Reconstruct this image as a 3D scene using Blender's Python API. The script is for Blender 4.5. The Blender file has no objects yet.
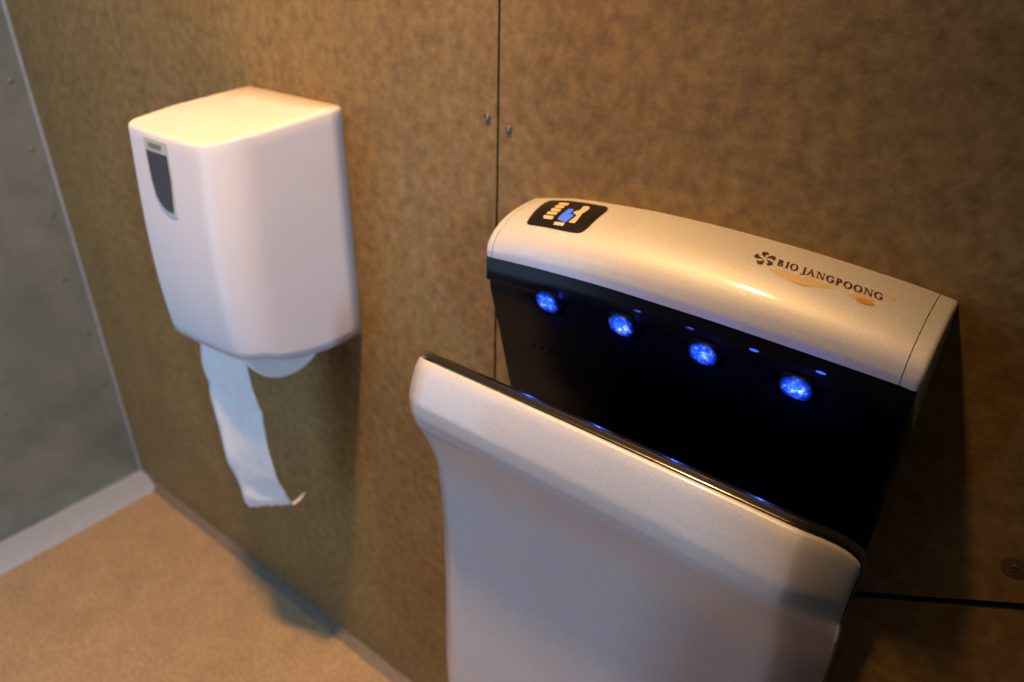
import bpy, bmesh, math, random
from mathutils import Vector, Matrix, noise
random.seed(4)
S = bpy.context.scene
COL = S.collection
PI = math.pi

# ------------------------------------------------------------------ helpers
def interp(x, xs, ys):
    if x <= xs[0]: return ys[0]
    for i in range(len(xs)-1):
        if x <= xs[i+1]:
            t = (x-xs[i])/(xs[i+1]-xs[i]); return ys[i]+(ys[i+1]-ys[i])*t
    return ys[-1]

def spline(x, xs, ys):
    """monotone-ish Catmull-Rom interpolation through the points"""
    n = len(xs)
    if x <= xs[0]: return ys[0]
    if x >= xs[-1]: return ys[-1]
    i = 0
    while x > xs[i+1]: i += 1
    h = xs[i+1]-xs[i]; t = (x-xs[i])/h
    def m(k):
        if k == 0: return (ys[1]-ys[0])/(xs[1]-xs[0])
        if k == n-1: return (ys[-1]-ys[-2])/(xs[-1]-xs[-2])
        a = (ys[k]-ys[k-1])/(xs[k]-xs[k-1]); b = (ys[k+1]-ys[k])/(xs[k+1]-xs[k])
        return 0 if a*b <= 0 else 2*a*b/(a+b)
    t2, t3 = t*t, t*t*t
    return (2*t3-3*t2+1)*ys[i]+(t3-2*t2+t)*h*m(i)+(-2*t3+3*t2)*ys[i+1]+(t3-t2)*h*m(i+1)

def link(name, bm, mat, parent=None, smooth=True, angle=40, loc=None):
    me = bpy.data.meshes.new(name)
    bmesh.ops.recalc_face_normals(bm, faces=bm.faces)
    bm.to_mesh(me); bm.free()
    if smooth:
        for p in me.polygons: p.use_smooth = True
        try: me.set_sharp_from_angle(angle=math.radians(angle))
        except Exception: pass
    o = bpy.data.objects.new(name, me); COL.objects.link(o)
    if mat: me.materials.append(mat)
    if parent: o.parent = parent; o.matrix_parent_inverse = Matrix.Translation(-parent.location)
    return o

def empty(name, loc, label, cat, group=None):
    o = bpy.data.objects.new(name, None); COL.objects.link(o)
    o.location = loc; o.empty_display_size = .05
    o['label'] = label; o['category'] = cat
    if group: o['group'] = group
    return o

def grid(bm, pts, closed_u=False):
    """pts[i][j] -> quads"""
    V = [[bm.verts.new(p) for p in row] for row in pts]
    n = len(V)
    for i in range(n if closed_u else n-1):
        a = V[i]; b = V[(i+1) % n]
        for j in range(len(a)-1):
            bm.faces.new((a[j], a[j+1], b[j+1], b[j]))
    return V

def extrude_x(bm, prof, x0, x1, n=1, f=None):
    """solid from a closed yz polygon swept along x; f(x, y, z) may bend it"""
    rows = []
    for i in range(n+1):
        x = x0+(x1-x0)*i/n
        rows.append([bm.verts.new(f(x, y, z) if f else (x, y, z)) for (y, z) in prof])
    m = len(prof)
    for i in range(n):
        for j in range(m):
            bm.faces.new((rows[i][j], rows[i][(j+1) % m], rows[i+1][(j+1) % m], rows[i+1][j]))
    bm.faces.new(rows[0]); bm.faces.new(rows[-1][::-1])
    return rows

def box(bm, a, b, bevel=0, seg=2):
    vs = [bm.verts.new((x, y, z)) for x in (a[0], b[0]) for y in (a[1], b[1]) for z in (a[2], b[2])]
    F = [(0,1,3,2),(4,6,7,5),(0,4,5,1),(2,3,7,6),(0,2,6,4),(1,5,7,3)]
    fs = [bm.faces.new([vs[i] for i in f]) for f in F]
    if bevel:
        es = list({e for f in fs for e in f.edges})
        bmesh.ops.bevel(bm, geom=es, offset=bevel, segments=seg, profile=.5, affect='EDGES')

def lathe(bm, prof, origin, axis='y', n=40, cap=True):
    """prof: (radius, distance along axis)"""
    rings = []
    for r, d in prof:
        ring = []
        for k in range(n):
            a = 2*PI*k/n; c, s = math.cos(a)*r, math.sin(a)*r
            p = {'y': (c, d, s), 'x': (d, c, s), 'z': (c, s, d)}[axis]
            ring.append(bm.verts.new((origin[0]+p[0], origin[1]+p[1], origin[2]+p[2])))
        rings.append(ring)
    for i in range(len(rings)-1):
        for k in range(n):
            bm.faces.new((rings[i][k], rings[i][(k+1) % n], rings[i+1][(k+1) % n], rings[i+1][k]))
    if cap:
        bm.faces.new(rings[0]); bm.faces.new(rings[-1][::-1])

# ------------------------------------------------------------------ materials
def mat(name, col, rough=.5, metal=0, coat=0, coat_rough=.1, spec=.5, trans=0, ior=1.45):
    m = bpy.data.materials.new(name); m.use_nodes = True
    b = m.node_tree.nodes['Principled BSDF']
    b.inputs['Base Color'].default_value = (*col, 1); b.inputs['Roughness'].default_value = rough
    b.inputs['Metallic'].default_value = metal; b.inputs['Coat Weight'].default_value = coat
    b.inputs['Coat Roughness'].default_value = coat_rough; b.inputs['Specular IOR Level'].default_value = spec
    b.inputs['Transmission Weight'].default_value = trans; b.inputs['IOR'].default_value = ior
    return m

def speckle(m, cols, scale, detail=6, rough_noise=None, bump=0, bump_scale=None, scale2=None, mix2=.5, contrast=(.3, .7), cols2=None, stretch=(1,1,1)):
    """colour the base from layered noise in object space (the world here)"""
    nt = m.node_tree; N = nt.nodes; L = nt.links; b = N['Principled BSDF']
    tc = N.new('ShaderNodeTexCoord'); mp = N.new('ShaderNodeMapping'); mp.inputs['Scale'].default_value = stretch
    L.new(tc.outputs['Object'], mp.inputs['Vector'])
    n1 = N.new('ShaderNodeTexNoise'); n1.inputs['Scale'].default_value = scale; n1.inputs['Detail'].default_value = detail
    n1.inputs['Roughness'].default_value = .65
    L.new(mp.outputs['Vector'], n1.inputs['Vector'])
    r1 = N.new('ShaderNodeValToRGB'); r1.color_ramp.elements[0].position = contrast[0]; r1.color_ramp.elements[1].position = contrast[1]
    r1.color_ramp.elements[0].color = (*cols[0], 1); r1.color_ramp.elements[1].color = (*cols[1], 1)
    L.new(n1.outputs['Fac'], r1.inputs['Fac'])
    out = r1.outputs['Color']
    if scale2:
        n2 = N.new('ShaderNodeTexNoise'); n2.inputs['Scale'].default_value = scale2; n2.inputs['Detail'].default_value = 5
        n2.inputs['Roughness'].default_value = .7
        L.new(mp.outputs['Vector'], n2.inputs['Vector'])
        r2 = N.new('ShaderNodeValToRGB'); r2.color_ramp.elements[0].position = .34; r2.color_ramp.elements[1].position = .68
        c2 = cols2 or ((.45, .45, .45), (1, 1, 1))
        r2.color_ramp.elements[0].color = (*c2[0], 1); r2.color_ramp.elements[1].color = (*c2[1], 1)
        L.new(n2.outputs['Fac'], r2.inputs['Fac'])
        mx = N.new('ShaderNodeMix'); mx.data_type = 'RGBA'; mx.blend_type = 'MULTIPLY'; mx.inputs[0].default_value = mix2
        L.new(out, mx.inputs[6]); L.new(r2.outputs['Color'], mx.inputs[7]); out = mx.outputs[2]
    L.new(out, b.inputs['Base Color'])
    if bump:
        n3 = N.new('ShaderNodeTexNoise'); n3.inputs['Scale'].default_value = bump_scale or scale*3; n3.inputs['Detail'].default_value = 6
        L.new(mp.outputs['Vector'], n3.inputs['Vector'])
        bp = N.new('ShaderNodeBump'); bp.inputs['Strength'].default_value = bump; bp.inputs['Distance'].default_value = .002
        L.new(n3.outputs['Fac'], bp.inputs['Height']); L.new(bp.outputs['Normal'], b.inputs['Normal'])
    return m

M = {}
M['board'] = speckle(mat('cement_board', (.2, .17, .13), .55, spec=.35), ((.155, .097, .034), (.335, .222, .082)), 60, 8, bump=.25, bump_scale=160, scale2=7, mix2=.5, contrast=(.3, .72), cols2=((.55, .53, .5), (1, 1, 1)))
M['board_side'] = speckle(mat('grey_cement_board', (.2, .2, .19), .5, spec=.4), ((.14, .16, .142), (.21, .23, .21)), 9, 7, bump=.15, bump_scale=120, scale2=2.5, mix2=.5, contrast=(.3, .72), cols2=((.5, .55, .5), (1, 1, 1)))
M['board_dark'] = speckle(mat('dark_cement_board', (.05, .04, .03), .6), ((.035, .03, .025), (.06, .05, .042)), 12)
M['joint'] = mat('dark_joint', (.012, .010, .008), .9)
M['floor'] = speckle(mat('terrazzo_floor', (.4, .3, .2), .55), ((.29, .19, .10), (.53, .385, .225)), 170, 4, bump=.1, scale2=12, mix2=.35, contrast=(.35, .65))
M['cove_grey'] = speckle(mat('cove_grey', (.4, .4, .4), .5), ((.29, .33, .39), (.41, .46, .53)), 120, 4)  # corner bead grey; on the left floor edge it paints cool-only light
M['cove_brown'] = speckle(mat('cove_brown', (.2, .15, .1), .5), ((.13, .105, .08), (.21, .17, .13)), 90, 4)
M['ceiling'] = speckle(mat('ceiling_paint', (.4, .38, .35), .8), ((.33, .32, .3), (.38, .37, .35)), 20)
M['screw'] = mat('screw_steel', (.32, .28, .24), .35, 1)
M['screw_old'] = mat('rusty_screw', (.10, .065, .04), .6, .3)
M['white'] = speckle(mat('white_plastic', (.78, .76, .78), .38, spec=.5), ((.63, .63, .665), (.66, .66, .695)), 4)
M['smoke'] = mat('smoked_window', (.045, .05, .075), .12, spec=.6, coat=.3)
M['tag'] = mat('grey_green_tag', (.42, .46, .42), .4)
M['tagtext'] = mat('tag_text', (.12, .14, .12), .6)
M['paper'] = speckle(mat('tissue_paper', (.8, .78, .76), .95, spec=.1), ((.72, .70, .69), (.80, .78, .77)), 60, 3, bump=.5, bump_scale=240)
M['core'] = mat('cardboard_core', (.4, .3, .2), .9)
# champagne silver paint with a fine metallic flake
def silver():
    m = mat('champagne_silver_paint', (.62, .58, .53), .5, metal=.2, coat=.5, coat_rough=.07)
    nt = m.node_tree; N = nt.nodes; L = nt.links; b = N['Principled BSDF']
    tc = N.new('ShaderNodeTexCoord'); v = N.new('ShaderNodeTexNoise'); v.inputs['Scale'].default_value = 1500; v.inputs['Detail'].default_value = 2
    L.new(tc.outputs['Object'], v.inputs['Vector'])
    r = N.new('ShaderNodeValToRGB'); r.color_ramp.elements[0].position = .35; r.color_ramp.elements[1].position = .65
    r.color_ramp.elements[0].color = (.43, .44, .47, 1); r.color_ramp.elements[1].color = (.60, .615, .645, 1)
    L.new(v.outputs['Fac'], r.inputs['Fac']); L.new(r.outputs['Color'], b.inputs['Base Color'])
    return m
M['silver'] = silver()
M['black'] = mat('gloss_black_plastic', (.004, .004, .005), .22, spec=.18)
M['black_rim'] = mat('gloss_black_rim', (.006, .006, .006), .22, spec=.8, coat=.8, coat_rough=.08)
M['black_matte'] = mat('satin_black_plastic', (.005, .005, .006), .42, spec=.35)
M['hole'] = mat('dark_hole', (.001, .001, .001), .9, spec=.1)
M['panel'] = mat('black_display', (.006, .006, .006), .3)
M['icon'] = mat('printed_icon_sand', (.62, .47, .31), .5)
M['ink'] = mat('brown_ink', (.055, .020, .006), .5)
def emis(name, col, st):
    m = mat(name, (0, 0, 0), .4); b = m.node_tree.nodes['Principled BSDF']
    b.inputs['Emission Color'].default_value = (*col, 1); b.inputs['Emission Strength'].default_value = st
    return m
M['icon_blue'] = emis('lit_blue_icon', (.16, .30, 1), .75)
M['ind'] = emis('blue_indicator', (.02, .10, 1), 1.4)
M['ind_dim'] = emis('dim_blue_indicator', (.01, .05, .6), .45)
def stain():
    m = mat('amber_glue', (.80, .52, .05), .22, spec=.6, coat=.5)
    nt = m.node_tree; N = nt.nodes; L = nt.links; b = N['Principled BSDF']
    b.inputs['Alpha'].default_value = .36
    return m
M['glue'] = stain()
M['glue_dark'] = mat('dark_amber_glue', (.56, .27, .02), .25, coat=.4)
M['glue_dark'].node_tree.nodes['Principled BSDF'].inputs['Alpha'].default_value = .75
def led():
    """LED behind a rippled blue lens: brightness varies with the lens ripples and falls to its rim"""
    m = bpy.data.materials.new('blue_led_lens'); m.use_nodes = True
    nt = m.node_tree; N = nt.nodes; L = nt.links; b = N['Principled BSDF']
    b.inputs['Base Color'].default_value = (.0, .001, .01, 1); b.inputs['Roughness'].default_value = .6; b.inputs['Specular IOR Level'].default_value = .05
    tc = N.new('ShaderNodeTexCoord')
    mp = N.new('ShaderNodeMapping'); L.new(tc.outputs['Generated'], mp.inputs['Vector'])
    mp.inputs['Location'].default_value = (-1, 0, -1); mp.inputs['Scale'].default_value = (2, 0, 2)
    ln = N.new('ShaderNodeVectorMath'); ln.operation = 'LENGTH'; L.new(mp.outputs['Vector'], ln.inputs[0])
    fall = N.new('ShaderNodeMapRange'); fall.interpolation_type = 'SMOOTHSTEP'
    fall.inputs['From Min'].default_value = .0; fall.inputs['From Max'].default_value = .98
    fall.inputs['To Min'].default_value = 1; fall.inputs['To Max'].default_value = 0
    L.new(ln.outputs['Value'], fall.inputs['Value'])
    no = N.new('ShaderNodeTexNoise'); no.inputs['Scale'].default_value = 150; no.inputs['Detail'].default_value = 4; no.inputs['Roughness'].default_value = .7
    L.new(tc.outputs['Object'], no.inputs['Vector'])
    r = N.new('ShaderNodeValToRGB'); e = r.color_ramp.elements
    e[0].position = .3; e[0].color = (.0, .012, .30, 1); e[1].position = .82; e[1].color = (.42, .58, 1, 1)
    k = r.color_ramp.elements.new(.52); k.color = (.012, .065, .85, 1)
    L.new(no.outputs['Fac'], r.inputs['Fac'])
    L.new(r.outputs['Color'], b.inputs['Emission Color'])
    mu = N.new('ShaderNodeMath'); mu.operation = 'MULTIPLY'; mu.inputs[1].default_value = 4.0
    L.new(fall.outputs['Result'], mu.inputs[0]); L.new(mu.outputs[0], b.inputs['Emission Strength'])
    return m
M['led'] = led()

# ------------------------------------------------------------------ the room
def struct(name, bm, m, parent=None, **k):
    o = link(name, bm, m, parent, **k)
    if not parent: o['kind'] = 'structure'
    return o
RX, RY, RZ = 4.2, -2.3, 2.42       # room corner opposite to the photographed one
bm = bmesh.new(); box(bm, (-.06, RY-.6, -.06), (RX+.1, .09, -.0005)); struct('floor', bm, M['floor'], smooth=False)
bm = bmesh.new()
box(bm, (-.06, RY-.6, RZ), (RX+.1, .09, RZ+.08)); struct('ceiling', bm, M['ceiling'], smooth=False)

# back wall: dark sub-wall carrying two fixed boards and a lower board
bm = bmesh.new(); box(bm, (-.06, .008, 0), (2.28, .09, RZ)); back = struct('wall_back', bm, M['joint'], smooth=False)
def slab(poly, y0, y1, bev):
    b = bmesh.new()
    A = [b.verts.new((x, y0, z)) for x, z in poly]; B = [b.verts.new((x, y1, z)) for x, z in poly]
    f = b.faces.new(A); b.faces.new(B[::-1]); n = len(A)
    for i in range(n): b.faces.new((A[i], B[i], B[(i+1) % n], A[(i+1) % n]))
    bmesh.ops.bevel(b, geom=list(f.edges), offset=bev, segments=2, profile=.5, affect='EDGES')
    return b
SX0, SX1 = 1.2478, 1.2504
SL = (.8229-.7563)/(1.8501-1.7362)
def jz(x): return .7563+SL*(x-1.7362)
boards = []
boards.append(link('board', slab([(0, .001), (SX0, .001), (SX0, RZ-.002), (0, RZ-.002)], 0, .008, .0008), M['board'], back, smooth=False))
boards.append(link('board', slab([(SX1, jz(SX1)), (2.2, jz(2.2)), (2.2, RZ-.002), (SX1, RZ-.002)], 0, .008, .0015), M['board'], back, smooth=False))
boards.append(link('board', slab([(SX1, .001), (2.2, .001), (2.2, jz(2.2)-.009), (SX1, jz(SX1)-.009)], .003, .008, .0006), M['board'], back, smooth=False))
def screw(x, z, r, parent, washer=0, ax='y', y=0):
    b = bmesh.new()
    lathe(b, [(r, .0005), (r, -r*.25), (r*.85, -r*.5), (r*.5, -r*.62), (r*.42, -r*.35), (.00001, -r*.35)], (x, y, z) if ax == 'y' else (y, x, z), 'y', 24)
    if washer:
        lathe(b, [(washer, .0003), (washer, -.0009), (washer*.8, -.0012), (r*.9, -.0012), (r*.9, .0003)], (x, y, z), 'y', 32)
    return link('screw', b, M['screw_old' if washer else 'screw'], parent)
screw(1.2355, 1.1509, .0042, boards[0]); screw(1.2652, 1.1426, .0042, boards[1])
screw(1.8324, .8573, .0036, boards[1], washer=.0105)
screw(.304, .2444, .0042, boards[0])
# left wall: a dark sub-wall with a grey board and pale corner bead
bm = bmesh.new(); box(bm, (-.06, RY-.6, 0), (0, 0.008, RZ)); wl = struct('wall_left', bm, M['board_side'], smooth=False)
for (y, z) in [(-.030, .752), (-.045, .60), (-.030, .45), (-.031, 1.04), (-.03, .90), (-.25, .33), (-.03, .3)]:
    b = bmesh.new()
    lathe(b, [(.0042, -.0005), (.0042, .0012), (.003, .002), (.00001, .002)], (0, y, z), 'x', 20)
    link('screw', b, M['screw'], wl)
bm = bmesh.new(); box(bm, (.0, -.0045, .006), (.0045, .0, RZ-.002), .0015); struct('trim_1', bm, M['cove_grey'])
# right wall; doorway added, its jamb shading the dryer's right side; then front wall
WX, FY, JY, DZ = 2.2, -1.25, -.520, 2.1
bm = bmesh.new()
box(bm, (WX, JY, 0), (WX+.08, .008, RZ)); box(bm, (WX, FY, 0), (WX+.08, -1.22, RZ)); box(bm, (WX, -1.22, DZ), (WX+.08, JY, RZ))
struct('wall_right', bm, M['board_dark'], smooth=False)
bm = bmesh.new()     # tall opening added near the left corner for the cool front fill
box(bm, (-.06, FY-.08, 0), (.12, FY, RZ)); box(bm, (.75, FY-.08, 0), (WX+.08, FY, RZ)); box(bm, (.12, FY-.08, 0), (.75, FY, .12)); box(bm, (.12, FY-.08, 2.1), (.75, FY, RZ))
struct('wall_front', bm, M['board_dark'], smooth=False)
bm = bmesh.new()
box(bm, (RX, RY-.6, 0), (RX+.1, .09, RZ)); box(bm, (WX+.08, RY-.6, 0), (RX, RY-.5, RZ)); box(bm, (WX+.08, .01, 0), (RX, .09, RZ))
struct('wall_passage', bm, M['board_dark'], smooth=False)

# brown cove along the back; left floor strip painted as cool-lit floor
bm = bmesh.new(); rows = extrude_x(bm, [(0, 0), (0, .007), (-.006, .0065), (-.014, .003), (-.023, 0)], .006, 2.2)
struct('baseboard_back', bm, M['cove_brown'])
bm = bmesh.new()
prof = [(0, 0), (0, .008), (.02, .0075), (.06, .0065), (.088, .004), (.102, 0)]
V = [[bm.verts.new((x, y, z)) for x, z in prof] for y in (-.001, -1.25)]
for j in range(len(prof)): bm.faces.new((V[0][j], V[0][(j+1) % 6], V[1][(j+1) % 6], V[1][j]))
bm.faces.new(V[0]); bm.faces.new(V[1][::-1])
struct('baseboard_left', bm, M['cove_grey'])

# ------------------------------------------------------------------ paper dispenser on the left part of the wall
disp = empty('paper_dispenser', (.89, 0, .79), 'white plastic wall-mounted tissue dispenser with small dark window on its front', 'dispenser')
DX0, DX1 = .785, .990
def disp_ring(t, off=0.0):
    """outline in xy at relative height t (0 bottom, 1 top)"""
    bul = math.sin(PI*min(max(t, 0), 1)**.8)*.008
    y = -(.1855+bul)+off; r = .052; q = .009
    x0 = DX0+off; x1 = DX1-off
    pts = [(x0, -.001), (x0, y*.33), (x0, y*.66)]
    n = 12
    for k in range(n+1):
        a = PI/2*k/n; pts.append((x0+q*(1-math.cos(a)), y+q*1.2-q*1.2*math.sin(a)))
    for k in range(1, 7):
        u = k/7; pts.append((x0+q+(x1-r-x0-q)*u, y-.002*math.sin(PI*u)))
    for k in range(n+1):
        a = PI/2*k/n; pts.append((x1-r+r*math.sin(a), y+r-r*math.cos(a)))
    for k in range(1, 6): pts.append((x1, (y+r)*(1-k/6)))
    pts.append((x1, -.001))
    return pts
def z_top(y): return 1.1278-.0135*abs(y)/.174-.009*max(0, (abs(y)-.145)/.045)**2
def z_bot(x, y):
    u = min(max((x-DX0)/(DX1-DX0), 0), 1)
    rt = spline(-y, [0, .05, .10, .14, .17, .20], [.793, .791, .797, .808, .818, .818])
    lf = spline(-y, [0, .10, .19], [.790, .796, .804])
    return lf+(rt-lf)*u**1.3
bm = bmesh.new()
rowsP = []
NT = 26
for i in range(NT+1):
    t = i/NT
    rowsP.append([(x, y, z_bot(x, y)+(z_top(y)-.006-z_bot(x, y))*t) for x, y in disp_ring(t)])
cx_, cy_ = .89, -.09
for k, (ins, up) in enumerate([(.0006, .0022), (.0022, .0043), (.005, .0056), (.009, .006)]):   # rounded top edge
    rowsP.append([(min(max(x, DX0+ins), DX1-ins), max(y, -9) + (ins if y < -.03 else 0)*min(1, (-y)/.15), z_top(y)-.006+up) for x, y in disp_ring(1)])
V = grid(bm, rowsP)
# top lid: strips towards a centre line
topv = V[-1]; n = len(topv)
cent = [bm.verts.new((.89, v.co.y*.5-.0, z_top(v.co.y*.5)+.0005)) for v in (topv[0],)]
c = bm.verts.new((.89, -.09, z_top(-.09)+.0008))
bm.verts.remove(cent[0])
inner = []
for v in topv:
    inner.append(bm.verts.new((.89+(v.co.x-.89)*.5, -.09+(v.co.y+.09)*.5, z_top(-.09+(v.co.y+.09)*.5)+.0005)))
for j in range(n-1):
    bm.faces.new((topv[j], topv[j+1], inner[j+1], inner[j])); bm.faces.new((inner[j], inner[j+1], c))
bm.faces.new((topv[-1], topv[0], inner[0], inner[-1])); bm.faces.new((inner[-1], inner[0], c))
house = link('housing', bm, M['white'], disp, angle=50)
so = house.modifiers.new('thickness', 'SOLIDIFY'); so.thickness = .0035; so.offset = -1
bm = bmesh.new(); box(bm, (DX0+.006, -.006, .805), (DX1-.006, -.0005, 1.115), .001); link('back_plate', bm, M['white'], disp)
# roll axle
bm = bmesh.new(); lathe(bm, [(.010, .795-.87), (.010, .987-.87)], (.87, -.090, .815), 'x', 20)
link('spindle', bm, M['white'], disp)
# front window
def front_y(x, z):
    t = min(max((z-.80)/(.30), 0), 1)
    ring = disp_ring(t)
    pts = sorted([p for p in ring if p[1] < -.12], key=lambda p: p[0])
    return interp(x, [p[0] for p in pts], [p[1] for p in pts])
def front_patch(poly, lift, th, name, m, parent):
    """a polygon given in (x, z) laid on the dispenser's front, lifted, with thickness"""
    b = bmesh.new()
    xs = [p[0] for p in poly]; zs = [p[1] for p in poly]
    A = [b.verts.new((x, front_y(x, z)-lift, z)) for x, z in poly]
    B = [b.verts.new((x, front_y(x, z)-lift+th, z)) for x, z in poly]
    k = len(A); f = b.faces.new(A); b.faces.new(B[::-1])
    for i in range(k): b.faces.new((A[i], B[i], B[(i+1) % k], A[(i+1) % k]))
    return link(name, b, m, parent, smooth=False)
win_frame = [(.8305, 1.0965), (.885, 1.0965), (.8865, 1.06), (.884, 1.004), (.876, 1.0015), (.862, 1.0035), (.849, 1.009), (.838, 1.022), (.8325, 1.05)]
fr = front_patch(win_frame, .0012, .003, 'window_frame', M['tag'], disp)
front_patch([(.8350, 1.081), (.8825, 1.081), (.8835, 1.05), (.8795, 1.0085), (.866, 1.0085), (.854, 1.013), (.8435, 1.023), (.8375, 1.045)], .0020, .002, 'window_pane', M['smoke'], fr)
for k, (u, w) in enumerate([(.841, .003), (.846, .003), (.851, .004), (.857, .003), (.862, .003), (.867, .004)]):
    front_patch([(u, 1.0855), (u+w, 1.0855), (u+w, 1.0915), (u, 1.0915)], .0016, .0008, 'tag_mark', M['tagtext'], fr)

# paper roll and its hanging sheet
roll = empty('paper_roll', (.87, -.09, .742), 'white tissue paper roll inside the dispenser with a long torn sheet hanging down', 'paper roll')
RC = (-.090, .815); RR = .076
bm = bmesh.new(); N_ = 56
prf = [(.0105, .816), (.0205, .816), (.0215, .8155), (RR-.002, .8155), (RR, .8175), (RR, .931), (RR-.002, .933), (.0215, .933), (.0105, .9325)]
lathe(bm, [(r, x-.87) for r, x in prf]+[(.0105, .816-.87)], (.87, RC[0], RC[1]), 'x', N_, cap=False)
link('roll', bm, M['paper'], roll, angle=40)
Ls = [(.8145, -.1625, .825), (.8145, -.1665, .790), (.8145, -.1690, .7385), (.8150, -.1650, .6612), (.8150, -.1590, .5455), (.8160, -.1500, .480), (.8165, -.1440, .4399)]
Rs = [(.9215, -.1625, .825), (.9215, -.1600, .785), (.9205, -.1530, .7178), (.9200, -.1485, .6415), (.9200, -.1420, .565), (.9200, -.1300, .515), (.9200, -.1180, .4900)]
def curve(P, t):
    k = t*(len(P)-1); ii = [float(i) for i in range(len(P))]
    return Vector([spline(k, ii, [p[c] for p in P]) for c in range(3)])
bm = bmesh.new(); rowsP = []
NU, NV = 14, 60
for j in range(NV+1):
    t = j/NV; a = curve(Ls, t); b = curve(Rs, t); row = []
    for i in range(NU+1):
        u = i/NU; p = a.lerp(b, u)
        wob = noise.noise(Vector((u*2.2, t*7, .3)))*.005*min(1, t*3)+noise.noise(Vector((u*6, t*16, 2.3)))*.0012*min(1, t*3)
        wob += .003*math.sin(PI*u)*t
        if abs(t-.40) < .035: wob += .0022*(1-abs(t-.40)/.035)
        if j == NV: p.z += noise.noise(Vector((u*9, 7, 1)))*.004
        row.append((p.x, p.y+wob, p.z))
    rowsP.append(row)
V = grid(bm, rowsP)
# torn tip curling back
tip = [V[NV][k] for k in range(NU-3, NU+1)]
t1 = [bm.verts.new((v.co.x+.004, v.co.y+.009+.001*k, v.co.z+.001+.0015*k)) for k, v in enumerate(tip)]
t2 = [bm.verts.new((v.co.x+.006, v.co.y+.016+.002*k, v.co.z+.006+.0035*k)) for k, v in enumerate(tip)]
for A, B in ((tip, t1), (t1, t2)):
    for k in range(3): bm.faces.new((A[k], A[k+1], B[k+1], B[k]))
sh = link('hanging_sheet', bm, M['paper'], roll, angle=80)
so = sh.modifiers.new('thickness', 'SOLIDIFY'); so.thickness = .0006

# ------------------------------------------------------------------ hand dryer
XL, XR = 1.3037, 1.7237
dry = empty('hand_dryer', (1.5137, 0, .33), 'silver and black blade-style hand dryer with four glowing blue lamps, fixed to the wall', 'hand dryer')
TX = [1.3037, 1.33, 1.36, 1.42, 1.465, 1.52, 1.565, 1.61, 1.652, 1.69, 1.7237]
TZ = [1.0730, 1.0790, 1.0845, 1.0900, 1.0925, 1.0932, 1.0925, 1.0908, 1.0880, 1.0848, 1.0805]
LX = [1.3037, 1.38, 1.4645, 1.55, 1.634, 1.7087, 1.7237]
LZ = [1.0315, 1.0370, 1.0402, 1.0405, 1.0393, 1.0375, 1.0364]
def top(x): return spline(x, TX, TZ)
def lip(x): return spline(x, LX, LZ)
PR = [(-.0853, 0), (-.0856, .15), (-.0835, .33), (-.077, .53), (-.0665, .71), (-.055, .835), (-.042, .92), (-.027, .972), (-.012, .995), (0, 1.0)]
VV = [i/9 for i in range(10)]
def cov(x, v, off=0.0):
    def base(xx, vv):
        return Vector((xx, spline(vv, VV, [p[0] for p in PR]), lip(xx)+spline(vv, VV, [p[1] for p in PR])*(top(xx)-lip(xx))))
    p = base(x, v)
    if off:
        a = base(x+.002, v)-base(x-.002, v); b = base(x, min(1, v+.01))-base(x, max(0, v-.01))
        n = a.cross(b); n.normalize()
        if n.z < 0 and n.y > 0 or n.y > .2: n = -n
        if n.z < -.3: n = -n
        p = p+n*off
    return p
def cover_piece(x0, x1, nx, name, m, round_left=0, round_right=0):
    bm = bmesh.new(); rowsP = []
    nv = 48
    xs = [x0+(x1-x0)*i/nx for i in range(nx+1)]
    for x in xs: rowsP.append([cov(x, j/nv) for j in range(nv+1)])
    V = grid(bm, rowsP)
    for side, vs, s in ((round_left, V[0], -1), (round_right, V[-1], 1)):   # rounded edge into a side cheek
        if side:
            prev = vs; cyz = Vector((0, -.020, 1.045))
            for k in range(1, 6):
                a = PI/2*k/5
                cur = []
                for v0 in vs:
                    base = v0.co; d = (cyz-base); d.x = 0
                    if d.length > 0: d.normalize()
                    q = base+d*side*(1-math.cos(a)); q.x = base.x+s*side*math.sin(a)
                    q.z = max(q.z, lip(base.x)) if v0 is vs[0] else q.z
                    q.y = min(q.y, 0)
                    cur.append(bm.verts.new(q))
                for j in range(nv): bm.faces.new((prev[j], prev[j+1], cur[j+1], cur[j]))
                prev = cur
            cc = bm.verts.new((prev[0].co.x, 0, lip(prev[0].co.x)))
            for j in range(nv): bm.faces.new((prev[j], prev[j+1], cc))
        else:   # short return edge so the seam reads dark and crisp
            cur = [bm.verts.new((v0.co.x-s*.0002, v0.co.y*.97, v0.co.z-.0022)) for v0 in vs]
            for j in range(nv): bm.faces.new((vs[j], vs[j+1], cur[j+1], cur[j]))
    return link(name, bm, m, dry, angle=35)
cover_piece(1.3127, 1.7090, 60, 'top_cover', M['silver'])
cover_piece(1.3065, 1.3121, 3, 'end_cap', M['silver'], round_left=.0028)
cover_piece(1.7097, 1.7195, 5, 'end_cap', M['silver'], round_right=.0042)
for xa, xb in ((1.3040, 1.3066), (1.7194, 1.7238)):
    bm = bmesh.new(); extrude_x(bm, [(-.0835, lip(xa)+.0004), (-.079, lip(xa)-.006), (-.0005, .958), (-.0005, lip(xa)+.02), (-.05, lip(xa)+.02)], xa, xb)
    link('end_cheek', bm, M['silver'], dry, smooth=False)
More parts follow.
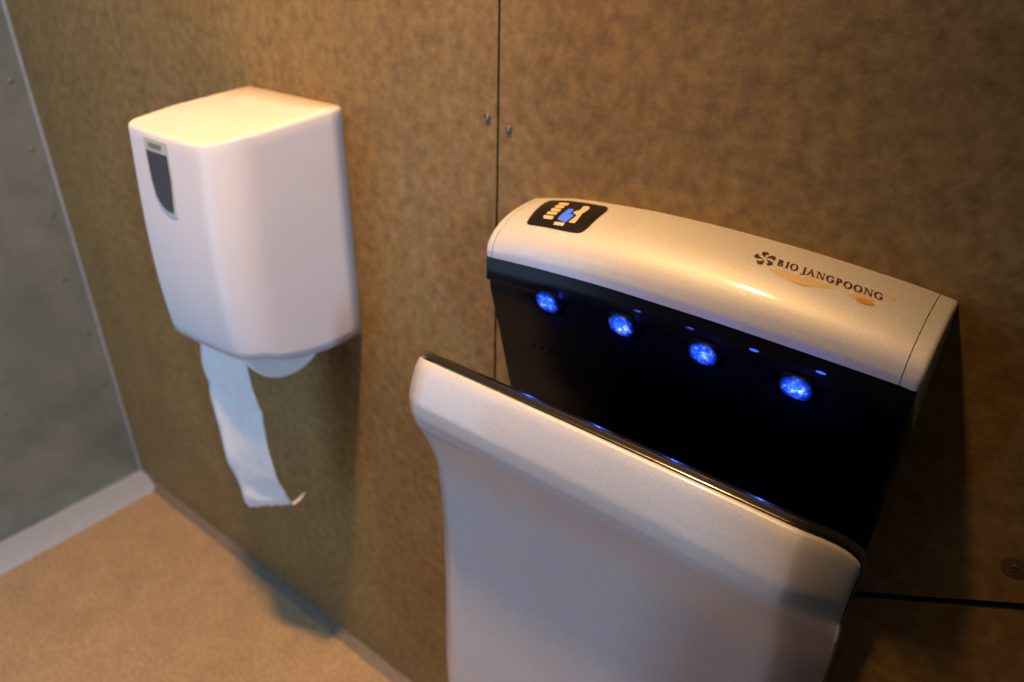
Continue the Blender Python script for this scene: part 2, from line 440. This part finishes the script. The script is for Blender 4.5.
# black head and back body: one solid swept across, following the arched lip
def bodyf(x, y, z):
    if z > 1.0: z = z-1.036+lip(x)
    return (x, y, z)
prof = [(-.001, 1.045), (-.060, 1.0460), (-.078, 1.0385), (-.0842, 1.0362), (-.0846, 1.0350), (-.0850, 1.0110), (-.0843, 1.0092), (-.0800, 1.0080), (-.0788, 1.0060), (-.0785, 1.0010),
        (-.078, .992), (-.0735, .975), (-.069, .961), (-.063, .94), (-.057, .918), (-.051, .895), (-.0445, .870), (-.0385, .85), (-.034, .83), (-.031, .80), (-.030, .75), (-.032, .70), (-.040, .65), (-.060, .61), (-.09, .59), (-.125, .582), (-.1275, .56), (-.1275, .36), (-.115, .335), (-.001, .33)]
bm = bmesh.new(); R_ = extrude_x(bm, prof, XL+.0005, XR-.0015, 60, bodyf)
body = link('body', bm, M['black'], dry, angle=30)
# recessed inner panel of the hand slot, with sensor holes
def cav_y(z):
    P_ = sorted([(z_, y_) for y_, z_ in prof[9:24]]); return spline(z, [a for a, b in P_], [b for a, b in P_])
for k in range(4):
    x = 1.352+.0118*k; z = .9295+.0008*k
    b = bmesh.new(); lathe(b, [(.0016, .001), (.0016, -.0006), (.0011, -.0008), (.00001, -.0004)], (x, cav_y(z)-.0003, z), 'y', 16)
    link('sensor_hole', b, M['hole'], dry)
# LED lamps
LEDX = [1.3842, 1.4704, 1.5543, 1.6377]
for k, x in enumerate(LEDX):
    zt = lip(x)-.0262; b = bmesh.new(); w = .0150; n_ = 10; rowsP = []
    pr_ = [(-.0866, zt+.005), (-.0872, zt+.001), (-.0870, zt-.006), (-.0855, zt-.012), (-.0835, zt-.0175), (-.0805, zt-.0220)]
    for i in range(n_+1):
        u = -1+2*i/n_; e_ = math.sqrt(max(0, 1-abs(u)**8))
        rowsP.append([(x+u*w, y_+(.0022*(1-e_)), zt-.0092+(z_-zt+.0092)*(.55+.45*e_)) for y_, z_ in pr_])
    grid(b, rowsP)
    o = link('led_lamp', b, M['led'], dry, angle=80)
    so = o.modifiers.new('thickness', 'SOLIDIFY'); so.thickness = .0012; so.offset = -1
for x, z in ((1.4855, 1.0262), (1.5385, 1.0265), (1.5975, 1.0262), (1.6535, 1.0262)):  # LED reflections on the glossy lip, painted as small glowing dots
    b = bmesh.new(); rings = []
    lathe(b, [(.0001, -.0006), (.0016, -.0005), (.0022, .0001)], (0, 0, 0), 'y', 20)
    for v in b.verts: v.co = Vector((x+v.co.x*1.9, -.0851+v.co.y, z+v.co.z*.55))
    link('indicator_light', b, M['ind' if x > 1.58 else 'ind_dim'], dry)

# front shell
SX_L, SX_R = 1.2770, 1.7310
HP = [(.33, -.150), (.36, -.166), (.42, -.171), (.50, -.169), (.58, -.1675), (.68, -.1680), (.756, -.1725), (.80, -.1770), (.824, -.1820), (.845, -.1895), (.863, -.1970), (.880, -.2045), (.895, -.2115), (.908, -.2142), (.920, -.2145), (.935, -.2115), (.950, -.2065), (.960, -.2020), (.9665, -.1965)]
def yfront(z): return spline(z, [p[0] for p in HP], [p[1] for p in HP])
CR, CD = .042, .033
def plan(x):
    d = min(x-SX_L, SX_R-x)
    e = 0
    if d < CR: e = CD*(1-d/CR)**1.3
    return e+.006*((x-1.52)/.2165)**2*0
def ztop(x):
    d = min(x-SX_L, SX_R-x); z = .9605+.0015*(1-((x-1.51)/.2165)**2)
    if d < CR: z -= .023*(1-d/CR)**1.3+.015*(1-math.sqrt(max(0, 1-max(0, 1-d/.03)**2)))
    return z
xs = []
K = 16
for k in range(K+1): xs.append(SX_L+CR*(1-math.cos(PI/2*k/K)))
mid = 34
for k in range(1, mid): xs.append(SX_L+CR+(SX_R-SX_L-2*CR)*k/mid)
for k in range(K+1): xs.append(SX_R-CR*(1-math.cos(PI/2*(K-k)/K)))
def shell_pt(x, q):
    zt_ = ztop(x); z = .33+(zt_-.33)*q
    zz = z+(.9665-zt_)*max(0, (z-.74)/(zt_-.74))**1.6 if z > .74 else z
    return (x, yfront(zz)+plan(x), z)
qs = [i/40*.85 for i in range(40)]+[.85+.15*i/34 for i in range(35)]
bm = bmesh.new(); P0 = [[shell_pt(x, q) for q in qs] for x in xs]
grid(bm, P0)
shell = link('front_cover', bm, M['silver'], dry, angle=70)
so = shell.modifiers.new('thickness', 'SOLIDIFY'); so.thickness = .0025; so.offset = -1
# dark inner half of the shell, from the rim back to the lower body
path = [P0[0][j] for j in range(len(qs))]+[P0[i][-1] for i in range(1, len(xs))]+[P0[-1][j] for j in range(len(qs)-2, -1, -1)]
bm = bmesh.new()
rowsP = []
for i, x in enumerate(xs):
    rowsP.append([(min(max(p[0], SX_L+.006), SX_R-.006), p[1]+.0145, p[2]-.0022) for p in P0[i]])
grid(bm, rowsP)
inn = link('inner_cover', bm, M['black_matte'], dry, angle=70)
so = inn.modifiers.new('thickness', 'SOLIDIFY'); so.thickness = .003; so.offset = 0
# rim: rounded glossy strip along sides and top edge
sec = []
for k in range(9):
    a = PI*k/8; sec.append((.0017*math.sin(a)+.0002, .0008+.0068*(1-math.cos(a))))
sec += [(-.0035, .0144), (-.0035, .0008)]
bm = bmesh.new(); rings = []
npth = len(path)
for i, p in enumerate(path):
    a = Vector(path[max(0, i-1)]); b = Vector(path[min(npth-1, i+1)])
    t = b-a; t.y = 0; t.normalize(); out = Vector((-t.z, 0, t.x))
    if out.dot(Vector((p[0]-1.52, 0, p[2]-.7))) < 0: out = -out
    rings.append([bm.verts.new(Vector(p)+out*o_+Vector((0, d_, 0))) for o_, d_ in sec])
ns = len(sec)
for i in range(npth-1):
    for j in range(ns): bm.faces.new((rings[i][j], rings[i][(j+1) % ns], rings[i+1][(j+1) % ns], rings[i+1][j]))
bm.faces.new(rings[0]); bm.faces.new(rings[-1][::-1])
link('rim', bm, M['black_rim'], dry, angle=60)
# side cheeks that carry the shell on the body
bm = bmesh.new()
box(bm, (SX_L+.030, -.145, .345), (SX_R-.030, -.120, .600), .003)
link('drip_tank', bm, M['black_matte'], dry)
# small scratch on the front cover
def hair(bm, pts, w, yoff=-.0004):
    for (xa, za), (xb, zb) in zip(pts[:-1], pts[1:]):
        ya = yfront(za)+plan(xa)+yoff; yb = yfront(zb)+plan(xb)+yoff
        bm.faces.new([bm.verts.new(q) for q in ((xa-w, ya, za), (xa+w, ya, za+w), (xb+w, yb, zb+w), (xb-w, yb, zb))])
bm = bmesh.new(); hair(bm, [(1.6800, .842), (1.6825, .836), (1.6855, .832), (1.6880, .8285)], .0005)
link('scratch', bm, M['ink'], dry, smooth=False)

# ------------------------------------------------------------------ print on the cover (all laid on the curved surface)
def clip_fill(bm, poly, off, sub=3):
    """polygon in (x, v) -> fan of triangles subdivided, mapped on the cover"""
    b2 = bmesh.new()
    vs = [b2.verts.new((p[0]*10, p[1], 0)) for p in poly]
    f = b2.faces.new(vs)
    bmesh.ops.triangulate(b2, faces=[f])
    if sub: bmesh.ops.subdivide_edges(b2, edges=list(b2.edges), cuts=sub, use_grid_fill=True)
    mp_ = {}
    for v in b2.verts: mp_[v] = bm.verts.new(cov(v.co.x/10, v.co.y, off))
    for f in b2.faces:
        try: bm.faces.new([mp_[v] for v in f.verts])
        except ValueError: pass
    b2.free()
def decal(name, polys, off, m, parent, sub=2, label=None):
    bm = bmesh.new()
    for p in polys: clip_fill(bm, p, off, sub)
    o = link(name, bm, m, parent, smooth=False)
    if label: o['label'] = label
    return o
panel = [(1.3385, .497), (1.3370, .541), (1.3304, .816), (1.3310, .888), (1.334, .915), (1.3665, .909), (1.4004, .896), (1.4058, .861), (1.4086, .796), (1.4089, .631), (1.4083, .535), (1.4060, .488), (1.4026, .467), (1.3923, .460), (1.3434, .468), (1.3398, .480)]
dp = decal('display_panel', [panel], .0005, M['panel'], dry, sub=6)
icons = [[(1.349, .837), (1.3609, .84), (1.3632, .795), (1.3522, .785)], [(1.3504, .776), (1.3614, .778), (1.363, .74), (1.3524, .734)], [(1.3507, .721), (1.362, .723), (1.3638, .681), (1.3528, .678)],
         [(1.3513, .666), (1.3626, .669), (1.3638, .629), (1.3523, .625)], [(1.3513, .605), (1.3632, .608), (1.3646, .562), (1.3537, .562)], [(1.3699, .54), (1.3814, .547), (1.3819, .508), (1.3708, .504)]]
for p in icons: decal('level_bar', [p], .0010, M['icon'], dp)
decal('hand_icon', [[(1.384, .57), (1.3859, .615), (1.3861, .66), (1.3818, .683), (1.3788, .696), (1.3797, .725), (1.3824, .74), (1.3805, .815), (1.3849, .832), (1.3891, .806), (1.3899, .761), (1.3892, .704), (1.3911, .626), (1.3916, .565), (1.3872, .559)]], .0010, M['icon'], dp)
decal('air_icon', [[(1.3705, .574), (1.3693, .606), (1.3694, .74), (1.3744, .748), (1.3769, .71), (1.3763, .665), (1.3812, .676), (1.3832, .649), (1.382, .566), (1.3801, .553)]], .0010, M['icon_blue'], dp)

# lettering: serif capitals as polygons in a unit-high box, thick and thin strokes
def quad(x0, y0, x1, y1, w0, w1=None):
    """stroke from (x0,y0) to (x1,y1) with horizontal width w"""
    w1 = w0 if w1 is None else w1
    return [(x0-w0/2, y0), (x0+w0/2, y0), (x1+w1/2, y1), (x1-w1/2, y1)]
def bar(x0, x1, y, h): return [(x0, y), (x1, y), (x1, y+h), (x0, y+h)]
def arc(cx, cy, rx, ry, a0, a1, tx, ty, n=14):
    """thick-and-thin arc band as quads: tx thickness at the sides, ty at top and bottom"""
    out = []
    for k in range(n):
        q = []
        for a in (a0+(a1-a0)*k/n, a0+(a1-a0)*(k+1)/n):
            a = math.radians(a); c_, s_ = math.cos(a), math.sin(a)
            q.append(((cx+rx*c_, cy+ry*s_), (cx+(rx-tx)*c_, cy+(ry-ty)*s_)))
        out.append([q[0][0], q[1][0], q[1][1], q[0][1]])
    return out
T, t_, se = .27, .12, .09
def stem(x, b=True, t=True):
    o = [quad(x, 0, x, 1, T)]
    if b: o.append(bar(x-.2, x+.2, 0, se))
    if t: o.append(bar(x-.2, x+.2, 1-se, se))
    return o
G = {}
G['I'] = (.5, stem(.25))
G['B'] = (.95, stem(.25)+arc(.35, .745, .38, .255, -90, 90, T, t_)+arc(.35, .27, .46, .27, -90, 90, T, t_))
G['P'] = (.85, stem(.25)+arc(.35, .72, .42, .28, -90, 90, T, t_))
G['O'] = (1.1, arc(.55, .5, .52, .52, 0, 360, T, t_, 28))
G['N'] = (1.1, [quad(.22, 0, .22, 1, t_), quad(.92, 0, .92, 1, t_), quad(.24, 1, .92, 0, .24), bar(.05, .4, 0, se), bar(.0, .3, 1-se, se), bar(.75, 1.1, 1-se, se)])
G['A'] = (1.05, [quad(.15, 0, .5, 1, t_), quad(.86, 0, .5, 1, .24, .16), bar(.28, .72, .32, t_), bar(0, .32, 0, se), bar(.68, 1.05, 0, se)])
G['J'] = (.6, [quad(.38, .05, .38, 1, T), bar(.18, .58, 1-se, se)]+arc(.16, .02, .32, .26, -100, 5, .18, .1, 8)+[bar(.0, .14, -.26, .14)])
G['G'] = (1.1, arc(.55, .5, .52, .52, 40, 320, T, t_, 22)+[quad(.86, .06, .86, .45, T), bar(.66, 1.05, .42, se), quad(.90, .70, .90, .90, t_)])
text = 'BIO JANGPOONG'
adv = 0; glyphs = []
for ch in text:
    if ch == ' ': adv += .28; continue
    w_, polys = G[ch]; glyphs.append((adv, polys)); adv += w_+.06
XT0, XT1 = 1.5885, 1.6765
kx = (XT1-XT0)/adv
for g0, polys in glyphs:
    P_ = []
    for p in polys:
        P_.append([(XT0+(g0+a)*kx-.0018*b, (.664-.010*(g0+a)/adv)+.070*b) for a, b in p])
    decal('letter', P_, .0005, M['ink'], dry, sub=0)
# emblem: pinwheel of curved blades with gaps, left of the word
blades = []
for k in range(5):
    a0 = math.radians(90+72*k+18)
    pts = []
    for r, da in ((.14, .2), (.5, .42), (.9, .36), (1.12, .10), (1.05, -.28), (.80, -.52), (.72, -.20), (.45, -.05)):
        a = a0+da*1.05; pts.append((r*math.cos(a), r*math.sin(a)))
    blades.append([(1.5768+.0088*a-.0012*b, .695+.072*b) for a, b in pts])
decal('emblem', blades, .0005, M['ink'], dry, sub=1)
# dried glue drips below the word
def blob(cx, cv, rx, rv, seed, n=22):
    return [(cx+rx*math.cos(2*PI*k/n)*(1+.28*noise.noise(Vector((math.cos(2*PI*k/n)*1.5, math.sin(2*PI*k/n)*1.5, seed)))), cv+rv*math.sin(2*PI*k/n)*(1+.35*noise.noise(Vector((math.cos(2*PI*k/n)*1.5, math.sin(2*PI*k/n)*1.5, seed+5))))) for k in range(n)]
decal('glue_stain', [[(1.5855, .600), (1.590, .625), (1.598, .632), (1.606, .630), (1.614, .636), (1.622, .640), (1.634, .640), (1.642, .628), (1.637, .600), (1.627, .572), (1.621, .556), (1.614, .545), (1.607, .548), (1.600, .560), (1.592, .572)]], .0004, M['glue'], dry, sub=2)
decal('glue_stain', [[(1.6085, .548), (1.614, .5465), (1.6215, .558), (1.6245, .566), (1.616, .556)]], .0007, M['glue_dark'], dry, sub=1)
decal('glue_stain', [blob(1.6650, .588, .0075, .020, 3)], .0009, M['glue_dark'], dry, sub=2)
decal('glue_stain', [[(1.6500, .620), (1.655, .650), (1.664, .655), (1.671, .635), (1.670, .600), (1.663, .585), (1.655, .590)]], .0009, M['glue'], dry, sub=2)
decal('glue_stain', [blob(1.6795, .712, .0045, .022, 8)], .0004, M['glue'], dry, sub=2)

# ------------------------------------------------------------------ lights
dl = empty('ceiling_downlight', (1.25, -.46, RZ), 'round warm ceiling downlight above the wall', 'ceiling light')
bm = bmesh.new(); lathe(bm, [(.045, 0), (.062, 0), (.062, -.008), (.055, -.012), (.045, -.010), (.045, 0)], (1.25, -.46, RZ), 'z', 40, cap=False); link('bezel', bm, M['white'], dl)
bm = bmesh.new(); lathe(bm, [(.044, -.001), (.044, -.006), (.03, -.0085), (.0001, -.009)], (1.25, -.46, RZ), 'z', 40); link('diffuser', bm, emis('warm_diffuser', (1, .62, .28), 12), dl)

def area(name, loc, rot, sx, sy, col, e, spread=180):
    d = bpy.data.lights.new(name, 'AREA'); d.shape = 'RECTANGLE'; d.size = sx; d.size_y = sy; d.color = col; d.energy = e; d.spread = math.radians(spread)
    o = bpy.data.objects.new(name, d); COL.objects.link(o); o.location = loc; o.rotation_euler = rot; return o
d = bpy.data.lights.new('warm_downlight', 'SPOT'); d.energy = 215; d.color = (1, .53, .18); d.shadow_soft_size = .055; d.spot_size = math.radians(96); d.spot_blend = 1
o = bpy.data.objects.new('warm_downlight', d); COL.objects.link(o); o.location = (1.25, -.46, RZ-.02); o.rotation_euler = (math.radians(3), math.radians(16), 0)
area('window_daylight', (.435, -1.36, 1.11), (PI/2, 0, 0), .60, 1.9, (.38, .64, 1), 11)  # unseen cool fill added to tint the dryer front and the wall
area('passage_light', (3.59, -1.31, 1.95), (PI/2, 0, math.radians(60)), .10, .8, (.42, .67, 1), 44)  # unseen cool source, kept narrow so the jamb's shade edge stays crisp
for x in LEDX:
    d = bpy.data.lights.new('led_glow', 'POINT'); d.energy = .05; d.color = (.03, .12, 1); d.shadow_soft_size = .003
    o = bpy.data.objects.new('led_glow', d); COL.objects.link(o); o.location = (x, -.096, lip(x)-.038)

w = bpy.data.worlds.new('world'); S.world = w; w.use_nodes = True
w.node_tree.nodes['Background'].inputs[0].default_value = (.5, .6, .8, 1); w.node_tree.nodes['Background'].inputs[1].default_value = .3

# ------------------------------------------------------------------ camera
cd = bpy.data.cameras.new('camera'); cd.sensor_width = 36; cd.lens = 727.0991*36/1024; cd.clip_start = .01
cam = bpy.data.objects.new('camera', cd); COL.objects.link(cam)
cam.location = (1.75630478, -.63452568, 1.33175846)
cam.rotation_euler = (math.radians(60.48078), math.radians(-1.22913), math.radians(37.79753))
cd.dof.use_dof = True; cd.dof.focus_distance = .60; cd.dof.aperture_fstop = 4.0
S.camera = cam
S.view_settings.view_transform = 'Standard'; S.view_settings.look = 'None'; S.view_settings.gamma = 1
S.view_settings.use_curve_mapping = False; S.view_settings.exposure = .1
